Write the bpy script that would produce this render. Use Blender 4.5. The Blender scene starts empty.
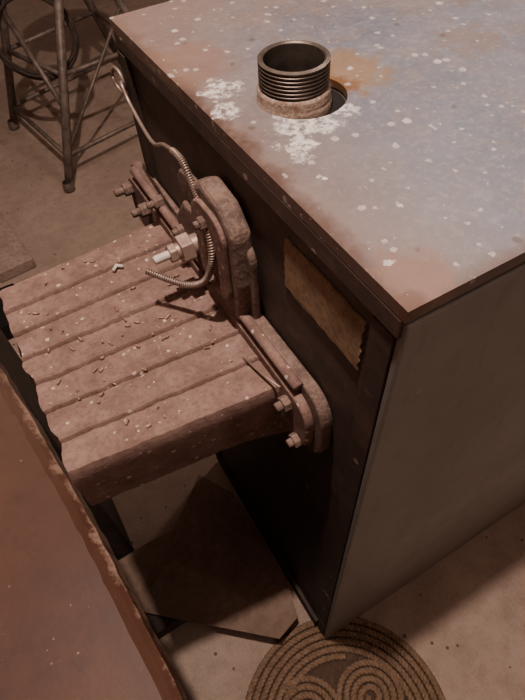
import bpy, bmesh, math, random
from mathutils import Vector, Matrix, noise
random.seed(7)
scene=bpy.context.scene
COL=scene.collection

# ---------------------------------------------------------------- materials
def lin(c):
    return tuple((x/255/12.92 if x/255<=.04045 else ((x/255+.055)/1.055)**2.4) for x in c)+(1,)
class NT:
    def __init__(s,name,rough=.7,metal=0.,spec=.3):
        s.m=bpy.data.materials.new(name); s.m.use_nodes=True
        s.t=s.m.node_tree; s.b=s.t.nodes['Principled BSDF']
        s.b.inputs['Roughness'].default_value=rough; s.b.inputs['Metallic'].default_value=metal
        s.b.inputs['Specular IOR Level'].default_value=spec
        tc=s.t.nodes.new('ShaderNodeNewGeometry'); s.co=tc.outputs['Position']
    def n(s,k,**kw):
        x=s.t.nodes.new(k)
        for a,b in kw.items(): setattr(x,a,b)
        return x
    def L(s,a,b): s.t.links.new(a,b)
    def noise(s,scale,detail=6,rough=.6,stretch=None,dist=0):
        x=s.n('ShaderNodeTexNoise'); x.inputs['Scale'].default_value=scale; x.inputs['Detail'].default_value=detail
        x.inputs['Roughness'].default_value=rough; x.inputs['Distortion'].default_value=dist
        co=s.co
        if stretch:
            mp=s.n('ShaderNodeMapping'); mp.inputs['Scale'].default_value=stretch; s.L(s.co,mp.inputs['Vector']); co=mp.outputs[0]
        s.L(co,x.inputs['Vector']); return x.outputs['Fac']
    def ramp(s,v,a,b,c0=0.,c1=1.):
        x=s.n('ShaderNodeMapRange'); x.inputs['From Min'].default_value=a; x.inputs['From Max'].default_value=b
        x.inputs['To Min'].default_value=c0; x.inputs['To Max'].default_value=c1; s.L(v,x.inputs['Value']); return x.outputs[0]
    def mth(s,op,a,b=None):
        x=s.n('ShaderNodeMath',operation=op); 
        for i,v in enumerate((a,b)):
            if v is None: continue
            if isinstance(v,(int,float)): x.inputs[i].default_value=v
            else: s.L(v,x.inputs[i])
        return x.outputs[0]
    def mix(s,fac,a,b):
        x=s.n('ShaderNodeMix',data_type='RGBA')
        for k,v in ((0,fac),(6,a),(7,b)):
            if isinstance(v,(int,float)): x.inputs[k].default_value=v
            elif isinstance(v,tuple): x.inputs[k].default_value=v
            else: s.L(v,x.inputs[k])
        return x.outputs[2]
    def axis(s,i):
        x=s.n('ShaderNodeSeparateXYZ'); s.L(s.co,x.inputs[0]); return x.outputs[i]
    def dist(s,p):
        x=s.n('ShaderNodeVectorMath',operation='DISTANCE'); s.L(s.co,x.inputs[0]); x.inputs[1].default_value=p; return x.outputs['Value']
    def spot(s,p,r,nz,amt):
        d=s.dist(p); d2=s.mth('ADD',d,s.mth('MULTIPLY',s.mth('SUBTRACT',nz,.5),amt))
        return s.ramp(d2,r,r*.6)
    def flecks(s,scale,size,seedoff=0.,pw=6.):
        v=s.n('ShaderNodeTexVoronoi'); v.inputs['Scale'].default_value=scale; 
        mp=s.n('ShaderNodeMapping'); mp.inputs['Location'].default_value=(seedoff,seedoff*.7,seedoff*.3); s.L(s.co,mp.inputs[0]); s.L(mp.outputs[0],v.inputs['Vector'])
        sp=s.n('ShaderNodeSeparateColor'); s.L(v.outputs['Color'],sp.inputs[0])
        wob=s.noise(scale*4,4,.75)
        sz=s.mth('MULTIPLY',s.mth('POWER',sp.outputs[0],pw),size)
        dd=s.mth('ADD',v.outputs['Distance'],s.mth('MULTIPLY',s.mth('SUBTRACT',wob,.5),size*1.8))
        return s.mth('GREATER_THAN',sz,dd)
    def bump(s,h,strength=.4,distance=.002):
        x=s.n('ShaderNodeBump'); x.inputs['Strength'].default_value=strength; x.inputs['Distance'].default_value=distance
        s.L(h,x.inputs['Height']); s.L(x.outputs[0],s.b.inputs['Normal'])
    def col(s,c): s.L(c,s.b.inputs['Base Color'])

def simple(name,c1,c2,scale=30,rough=.75,metal=0,bump=.4,bd=.002,lo=.35,hi=.65,spec=.3,dust=None,fl=None):
    m=NT(name,rough,metal,spec)
    n1=m.noise(scale); c=m.mix(m.ramp(n1,lo,hi),lin(c1),lin(c2))
    n2=m.noise(scale*6,4,.7)
    if dust: c=m.mix(m.ramp(n2,.45,.75,0,.7),c,lin(dust))
    if fl: c=m.mix(m.flecks(fl[0],fl[1]),c,lin(fl[2]))
    m.col(c); m.bump(m.mth('ADD',n1,m.mth('MULTIPLY',n2,.6)),bump,bd)
    return m.m

def m_top():
    m=NT('tank_top_paint',.5,0,.45)
    n1=m.noise(9,8,.65); n2=m.noise(45,6,.7); n3=m.noise(160,4,.7); n4=m.noise(22,7,.7)
    c=m.mix(m.ramp(n1,.35,.68),lin((92,95,106)),lin((112,112,120)))
    c=m.mix(m.ramp(n4,.46,.72,0,.65),c,lin((118,103,96)))
    c=m.mix(m.ramp(n2,.5,.75,0,.45),c,lin((136,127,125)))
    c=m.mix(m.ramp(n3,.50,.8,0,.45),c,lin((170,156,147)))
    x=m.axis(0)
    dm=m.ramp(m.mth('ADD',x,m.mth('MULTIPLY',m.mth('SUBTRACT',n4,.5),.16)),.095,-.01)
    c=m.mix(m.mth('MULTIPLY',dm,.8),c,lin((118,97,86)))
    dm2=m.ramp(m.mth('ADD',x,m.mth('MULTIPLY',m.mth('SUBTRACT',n2,.5),.03)),.012,-.001)
    c=m.mix(m.mth('MULTIPLY',dm2,.85),c,lin((80,56,46)))
    y=m.axis(1)
    back=m.ramp(m.mth('ADD',y,m.mth('MULTIPLY',m.mth('SUBTRACT',n4,.5),.2)),.28,.43)
    c=m.mix(m.mth('MULTIPLY',back,.65),c,lin((124,103,92)))
    fr=m.ramp(m.mth('ADD',y,m.mth('MULTIPLY',m.mth('SUBTRACT',n2,.5),.03)),.010,-.001)
    c=m.mix(m.mth('MULTIPLY',fr,.7),c,lin((92,70,58)))
    for p,r,a,colr,k in [((.128,.238,1),.042,.10,(130,100,66),.7),((.105,.222,1),.022,.05,(104,68,38),.85),((.10,.25,1),.025,.05,(124,88,54),.7),
                         ((.02,.018,1),.028,.08,(120,92,79),.8),((.0,.0,1),.014,.03,(92,62,49),.85),
                         ((.25,.22,1),.035,.14,(120,98,84),.5),((.02,.33,1),.05,.1,(126,98,84),.55),((.33,.31,1),.05,.14,(120,94,78),.5)]:
        c=m.mix(m.mth('MULTIPLY',m.spot(p,r,n2 if r<.06 else n1,a),k),c,lin(colr))
    for p,r,a in [((.048,.192,1),.022,.07),((.068,.183,1),.016,.06),((.028,.272,1),.018,.08),((.03,.165,1),.013,.07),((.088,.19,1),.014,.05),((.04,.17,1),.012,.05),((.015,.24,1),.012,.06)]:
        sp=m.mth('MULTIPLY',m.spot(p,r,n2,a),m.ramp(n3,.41,.56))
        c=m.mix(m.mth('MULTIPLY',sp,.85),c,lin((208,200,196)))
    c=m.mix(m.mth('MULTIPLY',m.flecks(24,.15,1.3,11.),.85),c,lin((204,196,190)))
    c=m.mix(m.mth('MULTIPLY',m.flecks(75,.30,3.,9.),.7),c,lin((192,182,178)))
    c=m.mix(m.mth('MULTIPLY',m.flecks(130,.45,6.,8.),.55),c,lin((188,178,172)))
    c=m.mix(m.mth('MULTIPLY',m.flecks(55,.22,9.),.6),c,lin((86,68,60)))
    m.col(c); m.L(m.ramp(n2,.3,.7,.32,.6),m.b.inputs['Roughness'])
    m.bump(m.mth('ADD',n2,m.mth('MULTIPLY',n3,.5)),.3,.0015)
    return m.m
def m_side():
    m=NT('tank_side_gray',.5,0,.35)
    n1=m.noise(6,8,.6); n2=m.noise(60,5,.7,(1,1,.3)); n3=m.noise(14,7,.7,(1,1,.5))
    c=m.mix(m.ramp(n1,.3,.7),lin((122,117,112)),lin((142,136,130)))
    c=m.mix(m.ramp(n3,.5,.75,0,.5),c,lin((112,97,86)))
    c=m.mix(m.ramp(n2,.55,.8,0,.6),c,lin((98,85,77)))
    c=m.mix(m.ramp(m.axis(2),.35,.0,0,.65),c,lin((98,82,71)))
    c=m.mix(m.flecks(30,.12),c,lin((170,156,144)))
    m.col(c); m.bump(n2,.2,.001); return m.m
def m_front():
    m=NT('tank_front_dark_rust',.6,0,.3)
    n1=m.noise(10,8,.65); n2=m.noise(50,6,.7)
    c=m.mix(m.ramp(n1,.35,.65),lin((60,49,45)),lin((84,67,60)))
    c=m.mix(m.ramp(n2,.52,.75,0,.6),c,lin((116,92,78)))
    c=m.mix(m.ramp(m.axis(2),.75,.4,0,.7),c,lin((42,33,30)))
    c=m.mix(m.flecks(45,.2),c,lin((150,130,116)))
    m.col(c); m.bump(n2,.3,.0015); return m.m
def m_floor():
    m=NT('concrete_floor',.85,0,.2)
    n1=m.noise(2.2,8,.6); n2=m.noise(25,6,.7); n3=m.noise(220,3,.6); n4=m.noise(7,7,.7)
    c=m.mix(m.ramp(n1,.3,.7),lin((136,115,102)),lin((162,140,126)))
    c=m.mix(m.ramp(n4,.5,.75,0,.4),c,lin((120,98,86)))
    c=m.mix(m.ramp(n2,.45,.75,0,.55),c,lin((108,88,78)))
    c=m.mix(m.ramp(n3,.5,.8,0,.35),c,lin((184,166,152)))
    c=m.mix(m.flecks(50,.2),c,lin((92,75,66)))
    m.col(c); m.bump(m.mth('ADD',n2,m.mth('MULTIPLY',n3,.5)),.4,.003); return m.m
def m_left():
    m=NT('rusted_brown_panel',.55,0,.3)
    n1=m.noise(7,8,.65); n2=m.noise(40,6,.7)
    c=m.mix(m.ramp(n1,.35,.65),lin((62,36,25)),lin((78,47,33)))
    c=m.mix(m.ramp(m.axis(1),.12,.38,0,.65),c,lin((96,74,64)))
    c=m.mix(m.ramp(n2,.52,.75,0,.6),c,lin((50,32,25)))
    e=m.mth('ADD',m.mth('ADD',m.axis(0),m.mth('MULTIPLY',m.axis(1),.115)),m.mth('MULTIPLY',m.mth('SUBTRACT',n2,.5),.045))
    c=m.mix(m.mth('MULTIPLY',m.ramp(e,-.222,-.216),.75),c,lin((140,113,96)))
    c=m.mix(m.mth('MULTIPLY',m.flecks(140,.16),.5),c,lin((140,120,104)))
    m.col(c); m.bump(n2,.3,.0015); return m.m

M_TOP=m_top(); M_SIDE=m_side(); M_FRONT=m_front(); M_FLOOR=m_floor(); M_LEFT=m_left()
M_CAST=simple('cast_iron_dusty_rust',(112,87,79),(138,110,101),35,.9,0,.7,.0022,dust=(86,65,58),fl=(150,.36,(180,160,149)),spec=.2)
M_CAST_D=simple('cast_iron_flange',(82,63,56),(114,91,82),45,.75,0,.7,.002,dust=(146,123,111))
M_DARK=simple('dark_metal_edge',(42,32,28),(66,52,45),30,.7)
M_RUST=simple('rust_label_plate',(128,102,80),(160,132,106),28,.8,0,.5,.001,dust=(88,62,48))
M_PIPE=simple('pipe_steel_oily',(84,75,69),(114,101,92),60,.40,.6,.3,.0006)
M_PIPE2=simple('pipe_coupling_rust',(122,94,77),(150,126,110),60,.7,.1,.6,.0015,dust=(196,184,174))
M_BLACK=simple('plain_black',(14,11,10),(24,19,17),20,.9)  # plain black; stands for shade in the pipe, lid hole and floor block
M_CABLE=simple('steel_armour_cable',(130,110,100),(156,136,124),80,.4,.5,.2,.0005)
M_BRASS=simple('fitting_metal',(138,114,102),(170,146,132),60,.45,.4,.3,.001,dust=(112,90,78))
M_WHITE=simple('white_porcelain_tip',(180,168,160),(205,194,186),60,.5)
M_JUTE=simple('jute_fibre',(106,82,65),(136,109,88),120,.95,0,.8,.001,dust=(74,54,42))
M_JUTE_D=simple('jute_backing',(66,50,40),(84,65,52),120,.95,0,.8,.001)
M_WOOD=simple('old_plank',(134,113,101),(156,135,122),14,.85,dust=(98,78,66))
M_STAND=simple('stand_tube_metal',(90,77,71),(126,111,102),40,.5,.3,.4,.001)
M_SCRAP=simple('scrap_sheet_brown',(108,86,73),(128,104,90),9,.8,0,.3,.001,dust=(88,68,57))
M_WALL=simple('basement_wall_plaster',(130,114,104),(150,134,124),3,.9,0,.5,.004)
M_DEB=simple('debris_rust_chip',(180,142,124),(78,54,46),300,.9)

# ---------------------------------------------------------------- mesh helpers
def obj(name,verts,faces,mat,parent=None,smooth=False):
    me=bpy.data.meshes.new(name); me.from_pydata([tuple(v) for v in verts],[],faces); me.update()
    bm=bmesh.new(); bm.from_mesh(me); bmesh.ops.recalc_face_normals(bm,faces=bm.faces); bm.to_mesh(me); bm.free()
    o=bpy.data.objects.new(name,me); COL.objects.link(o); me.materials.append(mat)
    if smooth:
        for p in me.polygons: p.use_smooth=True
    if parent: o.parent=parent
    return o
def empty(name):
    o=bpy.data.objects.new(name,None); COL.objects.link(o); o.empty_display_size=.05; return o
def bevel(o,w,seg=2,ang=.6):
    b=o.modifiers.new('bev','BEVEL'); b.width=w; b.segments=seg; b.limit_method='ANGLE'; b.angle_limit=ang
    return o
def box(name,a,b,mat,parent=None,bev=0,seg=2):
    (x0,y0,z0),(x1,y1,z1)=a,b
    v=[(x,y,z) for x in (x0,x1) for y in (y0,y1) for z in (z0,z1)]
    f=[(0,1,3,2),(4,6,7,5),(0,4,5,1),(2,3,7,6),(0,2,6,4),(1,5,7,3)]
    o=obj(name,v,f,mat,parent)
    if bev: bevel(o,bev,seg)
    return o
def frame(t):
    t=t.normalized(); a=Vector((0,0,1)) if abs(t.z)<.9 else Vector((1,0,0))
    u=t.cross(a).normalized(); return u,t.cross(u).normalized()
def tube_data(path,rad,seg=10,cap=True):
    path=[Vector(p) for p in path]; V=[];F=[]
    N=len(path); t0=(path[1]-path[0]).normalized(); u,w=frame(t0)
    for i,p in enumerate(path):
        t=(path[min(i+1,N-1)]-path[max(i-1,0)]).normalized()
        u=(u-t*u.dot(t)).normalized(); w=t.cross(u)
        r=rad(i/(N-1)) if callable(rad) else rad
        for k in range(seg):
            a=2*math.pi*k/seg; V.append(p+(u*math.cos(a)+w*math.sin(a))*r)
    for i in range(N-1):
        for k in range(seg):
            k2=(k+1)%seg; F.append((i*seg+k,i*seg+k2,(i+1)*seg+k2,(i+1)*seg+k))
    if cap: F.append(tuple(range(seg))); F.append(tuple((N-1)*seg+k for k in range(seg)))
    return V,F
def tube(name,path,rad,mat,parent=None,seg=10):
    V,F=tube_data(path,rad,seg); return obj(name,V,F,mat,parent,True)
def merge(parts):
    V=[];F=[]
    for v,f in parts:
        o=len(V); V+=v; F+=[tuple(i+o for i in q) for q in f]
    return V,F
def catmull(P,n=12):
    P=[Vector(p) for p in P]; P=[P[0]*2-P[1]]+P+[P[-1]*2-P[-2]]; out=[]
    for i in range(1,len(P)-2):
        a,b,c,d=P[i-1:i+3]
        for k in range(n):
            t=k/n; out.append(.5*((2*b)+(c-a)*t+(2*a-5*b+4*c-d)*t*t+(3*b-a-3*c+d)*t**3))
    out.append(P[-2]); return out
def lathe(name,prof,c,mat,parent=None,seg=64,axis='z',smooth=True):
    V=[];F=[];n=len(prof)
    for k in range(seg):
        a=2*math.pi*k/seg
        for r,h in prof:
            if axis=='z': V.append((c[0]+r*math.cos(a),c[1]+r*math.sin(a),c[2]+h))
            else: V.append((c[0]+h,c[1]+r*math.cos(a),c[2]+r*math.sin(a)))
    for k in range(seg):
        k2=(k+1)%seg
        for i in range(n-1): F.append((k*n+i,k2*n+i,k2*n+i+1,k*n+i+1))
    o=obj(name,V,F,mat,parent,smooth); return o
def extr_x(name,loop,x0,x1,mat,parent=None,bev=.003):
    n=len(loop); V=[(x0,y,z) for y,z in loop]+[(x1,y,z) for y,z in loop]
    F=[tuple(range(n)),tuple(range(n,2*n))]+[(i,(i+1)%n,n+(i+1)%n,n+i) for i in range(n)]
    o=obj(name,V,F,mat,parent,False)
    if bev: bevel(o,bev,3,.5)
    return o
def stadium(y0,y1,z0,z1,r,n=8):
    L=[]
    for cy,cz,a0 in ((y1-r,z1-r,0),(y0+r,z1-r,90),(y0+r,z0+r,180),(y1-r,z0+r,270)):
        for k in range(n+1):
            a=math.radians(a0+90*k/n); L.append((cy+r*math.cos(a),cz+r*math.sin(a)))
    return L
def hexbolt(name,p,r,h,parent,mat,stud=.0):
    L=[(p[1]+r*math.cos(math.radians(60*k+12)),p[2]+r*math.sin(math.radians(60*k+12))) for k in range(6)]
    extr_x(name,L,p[0],p[0]-h,mat,parent,.0012)
    if stud: lathe(name+'_stud',[(.0,-h-stud),(r*.5,-h-stud),(r*.55,-h-stud+.002),(r*.55,-h+.001)],p,mat,parent,16,'x')

# ---------------------------------------------------------------- room
box('floor',(-3,-2.5,-.05),(3.5,4.6,0),M_FLOOR)
box('wall_back',(-3,4.6,-.05),(3.5,4.7,2.7),M_WALL)
box('wall_front',(-3,-2.6,-.05),(3.5,-2.5,2.7),M_WALL)
box('wall_left',(-3.1,-2.6,-.05),(-3,4.7,2.7),M_WALL)
box('wall_right',(3.5,-2.6,-.05),(3.6,4.7,2.7),M_WALL)
box('ceiling',(-3.1,-2.6,2.7),(3.6,4.7,2.8),M_WALL)

# ---------------------------------------------------------------- boiler cabinet
W,D=.72,.46
T=empty('boiler_cabinet')
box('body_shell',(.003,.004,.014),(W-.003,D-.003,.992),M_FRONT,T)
def lid():
    hc=(.0755,.222); hr=.0335; n=64
    V=[];F=[]
    def rect(t):
        a=2*math.pi*t/n; dx,dy=math.cos(a),math.sin(a)
        s=min([(W+.002-hc[0])/dx if dx>1e-6 else 9,(-.002-hc[0])/dx if dx<-1e-6 else 9,(D+.002-hc[1])/dy if dy>1e-6 else 9,(-.002-hc[1])/dy if dy<-1e-6 else 9])
        return hc[0]+dx*s,hc[1]+dy*s
    angs=[2*math.pi*k/n for k in range(n)]
    for cx_,cy_ in ((-.002,-.002),(W+.002,-.002),(-.002,D+.002),(W+.002,D+.002)):
        angs.append(math.atan2(cy_-hc[1],cx_-hc[0])%(2*math.pi))
    angs=sorted(angs); N=len(angs)
    for a in angs:
        x,y=rect(a*n/(2*math.pi)); ix,iy=hc[0]+hr*math.cos(a)*1.06,hc[1]+hr*math.sin(a)
        V+= [(ix,iy,1.0),(x,y,1.0),(x,y,.990),(ix,iy,.994)]
    for k in range(N):
        k2=(k+1)%N
        for i in range(4): F.append((k*4+i,k2*4+i,k2*4+(i+1)%4,k*4+(i+1)%4))
    return obj('lid_sheet',V,F,M_TOP,T)
lid()
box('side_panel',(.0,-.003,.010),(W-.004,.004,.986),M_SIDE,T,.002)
zz=[.015,.10,.115,.30,.312,.969]
for i in range(0,len(zz)-1):
    d_=.0010 if i%2==0 else .0002
    box('corner_strip_%d'%i,(-d_,.0045,zz[i]),(.006,.026 if i%2==0 else .0255,zz[i+1]),M_FRONT,T,.0006)
box('top_edge_lip',(-.0022,.0005,.972),(.004,D,.9895),M_FRONT,T,.0012)
box('rear_edge_strip',(-.003,D-.02,.055),(.004,D-.0005,.970),M_DARK,T,.001)
box('base_rail',(-.004,.028,.012),(.004,D-.001,.05),M_DARK,T,.001)
def ragged(y0,y1,z0,z1,j,n=14):
    L=[]
    for a,b in (((y0,z0),(y1,z0)),((y1,z0),(y1,z1)),((y1,z1),(y0,z1)),((y0,z1),(y0,z0))):
        for k in range(n):
            t=k/n; L.append((a[0]+(b[0]-a[0])*t+random.uniform(-j,j),a[1]+(b[1]-a[1])*t+random.uniform(-j,j)))
    return L
extr_x('label_plate',ragged(.034,.134,.900,.952,.0014),.0012,.004,M_RUST,T,0)
lathe('hole_dark_disc',[(0,-.002),(.034,-.002)],(.0755,.222,.995),M_BLACK,T,32)  # black disc stands in for the shade inside the lid hole

# ---------------------------------------------------------------- threaded pipe
P=empty('threaded_pipe'); pc=(.068,.226,0)
zt=1.0325
prof=[(.0235,.97),(.0238,zt-.0012),(.0250,zt)]
z=zt-.0008
while z>1.0105:
    prof+=[(.0281,z),(.0281,z-.0006),(.0266,z-.0016),(.0266,z-.0020)]; z-=.0030
prof+=[(.0268,z),(.0268,z-.003)]
o=lathe('threaded_nipple',prof,pc,M_PIPE,P,96)
es=o.modifiers.new('es','EDGE_SPLIT'); es.split_angle=.5
lathe('lower_coupling',[(.0265,1.0115),(.029,1.0105),(.0298,1.008),(.0292,1.003),(.0302,1.001),(.0308,.9995),(.030,.985)],pc,M_PIPE2,P,64)
lathe('pipe_dark_disc',[(0,.985),(.0238,.985)],pc,M_BLACK,P,32)  # black disc put in as the darkness inside the pipe

# ---------------------------------------------------------------- finned burner housing
Hs=empty('finned_burner_housing')
def housing():
    NX=70; V=[];F=[]; zt=.797
    nf=7
    def prof(x,u):
        yn=.108+.10*abs(x); yf=.397-.06*abs(x)
        pts=[]
        drop=.084+.02*max(0,1-abs(x+.012)/.05)
        pts.append((yn+.012,zt-drop-.004)); pts.append((yn+.004,zt-drop)); pts.append((yn-.001,zt-drop*.6)); pts.append((yn-.003,zt-.016)); 
        pts.append((yn-.002,zt-.004)); pts.append((yn,zt+.0005)); pts.append((yn+.003,zt+.0016))
        for j in range(nf):
            for ph,h in ((.10,.0016),(.3,.0013),(.5,.0010),(.7,.0006),(.82,.0003),(.86,-.0016),(.895,-.0018),(.92,.0018),(.945,.0031),(.97,.0031),(.995,.0022)):
                if j==nf-1 and ph>.8: continue
                t=(j+ph)/nf
                pts.append((yn+(yf-yn)*t,zt+h))
        pts.append((yf-.001,zt-.0005)); pts.append((yf,zt-.006)); pts.append((yf-.002,zt-.08))
        return pts
    for i in range(NX+1):
        u=i/NX; 
        pts=prof(-.222+.212*u,u)
        for (y,z) in pts:
            x=-.222+.212*u
            if i==0: x+= .006*noise.noise(Vector((y*40,z*20,3.1)))
            nz=noise.noise(Vector((x*45,y*45,z*5)))*.0009+noise.noise(Vector((x*160,y*160,z*5)))*.0006
            V.append((x,y+nz*.8,z+nz))
    n=len(prof(0,0))
    for i in range(NX):
        for k in range(n):
            k2=(k+1)%n; F.append((i*n+k,i*n+k2,(i+1)*n+k2,(i+1)*n+k))
    F.append(tuple(range(n))); F.append(tuple(NX*n+k for k in range(n)))
    return obj('finned_casting',V,F,M_CAST,Hs,True)
hb=housing()
es=hb.modifiers.new('es','EDGE_SPLIT'); es.split_angle=.7
extr_x('flange_back',stadium(.052,.505,.722,.824,.03),.001,-.012,M_CAST_D,Hs,.003)
extr_x('flange_front',stadium(.062,.495,.735,.812,.026),-.012,-.022,M_CAST,Hs,.003)
V,F=tube_data([(-.016,y,.8235) for y in (.085,.12,.2,.3,.4,.47)],.0055,10); obj('flange_bead',V,F,M_CAST,Hs,True)
extr_x('cover_base',stadium(.172,.325,.80,.915,.022),-.002,-.010,M_CAST_D,Hs,.003)
extr_x('cover_boss',[(.182,.815),(.235,.80),(.262,.82),(.270,.90),(.258,.935),(.235,.95),(.20,.945),(.180,.925),(.176,.87)],-.001,-.022,M_CAST_D,Hs,.006)
extr_x('cover_rim',stadium(.188,.250,.835,.935,.022),-.022,-.027,M_CAST,Hs,.002)
extr_x('cover_lug',[(.262,.84),(.315,.835),(.318,.86),(.29,.895),(.262,.90)],-.004,-.022,M_CAST_D,Hs,.005)
for i,(p,r,h,s) in enumerate([((-.022,.092,.795),.0085,.008,.006),((-.022,.478,.795),.009,.012,.012),((-.022,.42,.80),.009,.012,.010),((-.012,.385,.83),.008,.012,.008),
    ((-.022,.300,.852),.007,.007,.005),((-.027,.222,.918),.007,.006,.004),((-.027,.215,.852),.007,.006,.004),((-.022,.075,.75),.008,.007,.005)]):
    hexbolt('bolt_%d'%i,p,r,h,Hs,M_CAST_D,s)
pp=(-.022,.262,.862)
lathe('probe_body',[(.0105,0),(.0105,-.014),(.0085,-.016),(.0085,-.03)],pp,M_BRASS,Hs,32,'x')
hexbolt('probe_nut_large',(pp[0]-.008,pp[1],pp[2]),.0155,.013,Hs,M_BRASS)
hexbolt('probe_nut_small',(pp[0]-.024,pp[1],pp[2]),.0100,.008,Hs,M_BRASS)
lathe('probe_tip',[(.0045,-.03),(.0045,-.046),(.0038,-.048),(0,-.048)],pp,M_WHITE,Hs,20,'x')
tube('brass_sliver',[(-.035,.155,.802),(-.03,.125,.804),(-.026,.10,.812)],.0012,M_BRASS,Hs,6)

# ---------------------------------------------------------------- armoured sensor cable
C=empty('sensor_cable')
path=catmull([(-.006,.455,.935),(-.012,.44,.945),(-.013,.42,.930),(-.015,.366,.917),(-.016,.325,.935),(-.018,.280,.946),(-.020,.255,.935),(-.024,.228,.920),(-.030,.208,.893),(-.038,.212,.862),(-.050,.230,.845),(-.064,.248,.845),(-.079,.266,.850)],16)
tube('cable_core',path,.0021,M_CABLE,C,8)
sub=path[72:]
dense=catmull(sub,8); hel=[]
u,w=frame(dense[1]-dense[0])
tot=0
for i,p in enumerate(dense):
    t=(dense[min(i+1,len(dense)-1)]-dense[max(i-1,0)]).normalized(); u=(u-t*u.dot(t)).normalized(); w=t.cross(u)
    if i: tot+=(p-dense[i-1]).length
    a=tot/.0024*2*math.pi; hel.append(p+(u*math.cos(a)+w*math.sin(a))*.0027)
tube('cable_armour',hel,.0009,M_CABLE,C,5)
eye=[(-.010+.004*math.sin(a*.5),.465+.013*math.cos(a),.937+.013*math.sin(a)) for a in [math.radians(20*k) for k in range(19)]]
tube('cable_eyelet',eye,.0018,M_CABLE,C,8)

# ---------------------------------------------------------------- debris on housing
parts=[]
for k in range(60):
    x=random.uniform(-.2,-.04); y=random.choice([random.uniform(.13,.38),random.uniform(.18,.28)]); a=random.uniform(0,3.14); l=random.uniform(.0008,.004)
    d=Vector((math.cos(a)*l,math.sin(a)*l,0)); c=Vector((x,y,.7995)); parts.append(tube_data([c-d,c-d*.5,c+d*.5,c+d],random.uniform(.0007,.0015),6))
V,F=merge(parts); obj('rust_debris',V,F,M_DEB,None,True)
cp=[(-.100,.338,.8015),(-.094,.343,.8025),(-.088,.339,.801)]
tube('paint_chip',cp,.0022,M_WHITE,None,6)

# ---------------------------------------------------------------- left rusty cabinet
Lc=empty('rusty_metal_cabinet')
def left_top():
    ys=[-.45+.01*i for i in range(101)]
    V=[];F=[]
    zt=.715
    def ex(y): return -.226-.105*(y-.05)+.003*math.sin(y*11)+.0012*noise.noise(Vector((y*60,1,2)))+.002*noise.noise(Vector((y*17,4,2)))
    n=len(ys)
    for y in ys:
        x=ex(y); wv=.003*math.sin(y*9)
        V+=[(-1.0,y,zt),(-.5,y,zt+wv),(x-.014,y,zt+wv),(x-.006,y,zt+wv+.003),(x,y,zt-.001+wv),(x+.002,y,zt-.03),(x-.004,y,zt-.036),(x-.02,y,zt-.036),(-1.0,y,zt-.036)]
    m=9
    for i in range(n-1):
        for k in range(m):
            k2=(k+1)%m; F.append((i*m+k,i*m+k2,(i+1)*m+k2,(i+1)*m+k))
    F.append(tuple(range(m))); F.append(tuple((n-1)*m+k for k in range(m)))
    return obj('top_sheet',V,F,M_LEFT,Lc)
left_top()
box('cabinet_body',(-.98,-.43,0),(-.36,.52,.682),M_FRONT,Lc,.003)
box('dark_gap_filler',(-.36,.36,0),(-.262,.53,.70),M_DARK,Lc,.003)  # added dark block, keeps the gap beside the housing in shade

# ---------------------------------------------------------------- scrap sheet on floor
def sheet():
    top=[(-.335,.35,.02),(-.31,.235,.06),(-.082,.036,.07),(-.03,.052,.06),(-.012,.12,.045),(-.012,.36,.012),(-.060,.445,.012),(-.11,.40,.012),(-.17,.355,.012),(-.24,.355,.02)]
    V=top+[(x,y,z-.006) for x,y,z in top]; n=len(top)
    F=[tuple(range(n)),tuple(range(n,2*n))]+[(i,(i+1)%n,n+(i+1)%n,n+i) for i in range(n)]
    return obj('scrap_metal_sheet',V,F,M_SCRAP)
sheet()
box('brick',(-.30,.17,0),(-.22,.23,.045),M_DARK,None,.004)

# ---------------------------------------------------------------- braided rug
parts=[]
def rope(pts,r=.0040):
    for s in (0,math.pi):
        hp=[];L=0
        for i,p in enumerate(pts):
            t=(pts[min(i+1,len(pts)-1)]-pts[max(i-1,0)]).normalized(); sd=Vector((-t.y,t.x,0)); 
            if i: L+=(p-pts[i-1]).length
            ph=L/.017*2*math.pi+s
            hp.append(p+sd*math.cos(ph)*.0030+Vector((0,0,1))*math.sin(ph)*.0018)
        parts.append(tube_data(hp,r,6))
def spiral(cx_,cy_,r0,r1,pitch=.0135,z=.0062,ph=1):
    a=0; pts=[]
    while True:
        r=r0+pitch*a/(2*math.pi)
        if r>r1: break
        pts.append(Vector((cx_+r*math.cos(a+ph),cy_+r*math.sin(a+ph),z+.0008*math.sin(a*1.7)))); a+=.0026/max(r,.006)
    rope(pts)
RC=(-.048,-.148)
spiral(RC[0],RC[1],.120,.194)
spiral(-.098,-.094,.020,.064,ph=.4)
spiral(.020,-.128,.006,.064,ph=2.)
spiral(-.050,-.215,.004,.056,ph=2.5)
spiral(-.132,-.190,.004,.034,ph=2.5)
V,F=merge(parts)
rug=empty('braided_jute_rug')
obj('rope_coils',V,F,M_JUTE,rug,True)
lathe('backing',[(0,.003),(.192,.003),(.193,.001),(.192,0.0005),(0,.0005)],(RC[0],RC[1],0),M_JUTE_D,rug,64)

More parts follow.
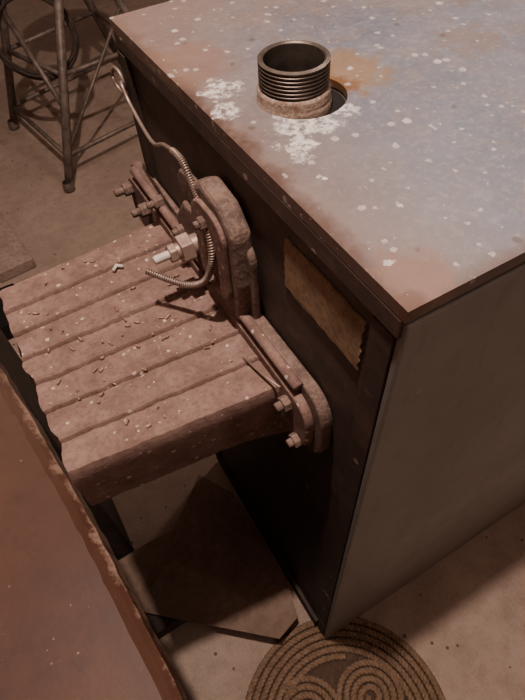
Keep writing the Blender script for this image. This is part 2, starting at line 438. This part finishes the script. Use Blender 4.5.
# ---------------------------------------------------------------- stand + coil
S=empty('metal_stand')
A=Vector((.034,1.715,0)); B=Vector((-.028,2.259,0)); Cc=Vector((.60,1.86,0)); Dd=Vector((.55,2.42,0))
At=Vector((.36,2.125,.75)); Bt=Vector((.165,2.12,.75)); Ct=Vector((.36,2.04,.75)); Dt=Vector((.30,2.2,.75))
def lerp(a,b,t): return a+(b-a)*t
legs=[(A,At),(B,Bt),(Cc,Ct),(Dd,Dt)]
for i,(f0,tp) in enumerate(legs):
    tube('leg_%d'%(i+1),[f0+Vector((0,0,.002)),lerp(f0,tp,.5),tp],.016,M_STAND,S,12)
    lathe('foot_%d'%(i+1),[(0,0),(.021,0),(.022,.01),(.02,.03),(.017,.035)],(f0.x,f0.y,0),M_STAND,S,16)
for j,t in enumerate((.13,.42)):
    for a,b,k in ((0,1,0),(1,3,1),(3,2,2),(2,0,3)):
        tube('brace_%d_%d'%(j,k),[lerp(*legs[a],t),lerp(*legs[b],t)],.009,M_STAND,S,8)
tube('diagonal_brace',[lerp(A,At,.30),lerp(B,Bt,.60)],.010,M_STAND,S,8)
tube('diagonal_brace_2',[lerp(A,At,.14),lerp(Cc,Ct,.6)],.006,M_STAND,S,8)
lathe('stand_top_plate',[(0,.03),(.15,.03),(.16,.02),(.16,0),(0,0)],(.28,2.11,.745),M_STAND,S,32)
coil=[]
for k in range(4*40):
    a=2*math.pi*k/40; r=.135+.006*math.sin(k*.37)
    coil.append(Vector((.15+r*math.cos(a),2.06+r*.8*math.sin(a),.38+.10*math.sin(a)+.006*(k/40))))
tube('wire_coil',coil,.006,M_DARK,S,6)

# ---------------------------------------------------------------- plank and shadow block on floor
Pk=empty('wooden_plank')
o=box('board',(-.06,-.42,0),(.06,.42,.04),M_WOOD,Pk,.004); o.location=(-.29,1.79,0); o.rotation_euler=(0,0,.10)
Bk=empty('shadow_block')
o=box('block',(-.09,-.08,0),(.09,.08,.06),M_BLACK,Bk,.004); o.location=(-.36,1.2,0)  # black box stands in for a dark shadow on the floor

# ---------------------------------------------------------------- bulb and added fill lights
Bu=empty('ceiling_bulb'); bp=(-.12,.13,2.36)
lathe('glass',[(0,-.03),(.015,-.027),(.028,-.01),(.03,.005),(.022,.03),(.014,.045)],(bp[0],bp[1],bp[2]+.06),M_WHITE,Bu,24)
lathe('socket',[(.016,.045),(.018,.05),(.018,.09),(0,.095)],(bp[0],bp[1],bp[2]+.06),M_BLACK,Bu,24)
tube('cord',[(bp[0],bp[1],bp[2]+.15),(bp[0],bp[1],2.70)],.004,M_BLACK,Bu,8)
def plight(name,p,e,c,r):
    l=bpy.data.lights.new(name,'POINT'); l.energy=e; l.color=c; l.shadow_soft_size=r
    o=bpy.data.objects.new(name,l); o.location=p; COL.objects.link(o); return o
plight('bulb_light',bp,150,(1,.84,.74),.025)
plight('sheen_fill_light',(1.35,1.05,2.4),30,(1,.85,.76),.06)  # added fill, gives the lid its sheen; no actual bulb
plight('side_fill_light',(1.3,-1.9,2.0),17,(1,.86,.78),.1)  # unseen fill light added to brighten the side panel
w=bpy.data.worlds.new('w'); scene.world=w; w.use_nodes=True
w.node_tree.nodes['Background'].inputs[0].default_value=(.5,.36,.3,1); w.node_tree.nodes['Background'].inputs[1].default_value=.2

# ---------------------------------------------------------------- camera
p=[-1.62966e-01,-1.37896e-01,1.23157]
f=Vector((.2752,.5378,-.7969)); r=Vector((.8621,-.505,-.0431)); u=Vector((.4256,.6751,.6026))
f.normalize(); r=(r-f*r.dot(f)).normalized(); u=r.cross(f)
cam=bpy.data.cameras.new('camera'); co=bpy.data.objects.new('camera',cam); COL.objects.link(co)
cam.sensor_fit='VERTICAL'; cam.sensor_height=36; cam.lens=548.844/700*36; cam.clip_start=.01
co.matrix_world=Matrix(((r.x,u.x,-f.x,p[0]),(r.y,u.y,-f.y,p[1]),(r.z,u.z,-f.z,p[2]),(0,0,0,1)))
scene.camera=co
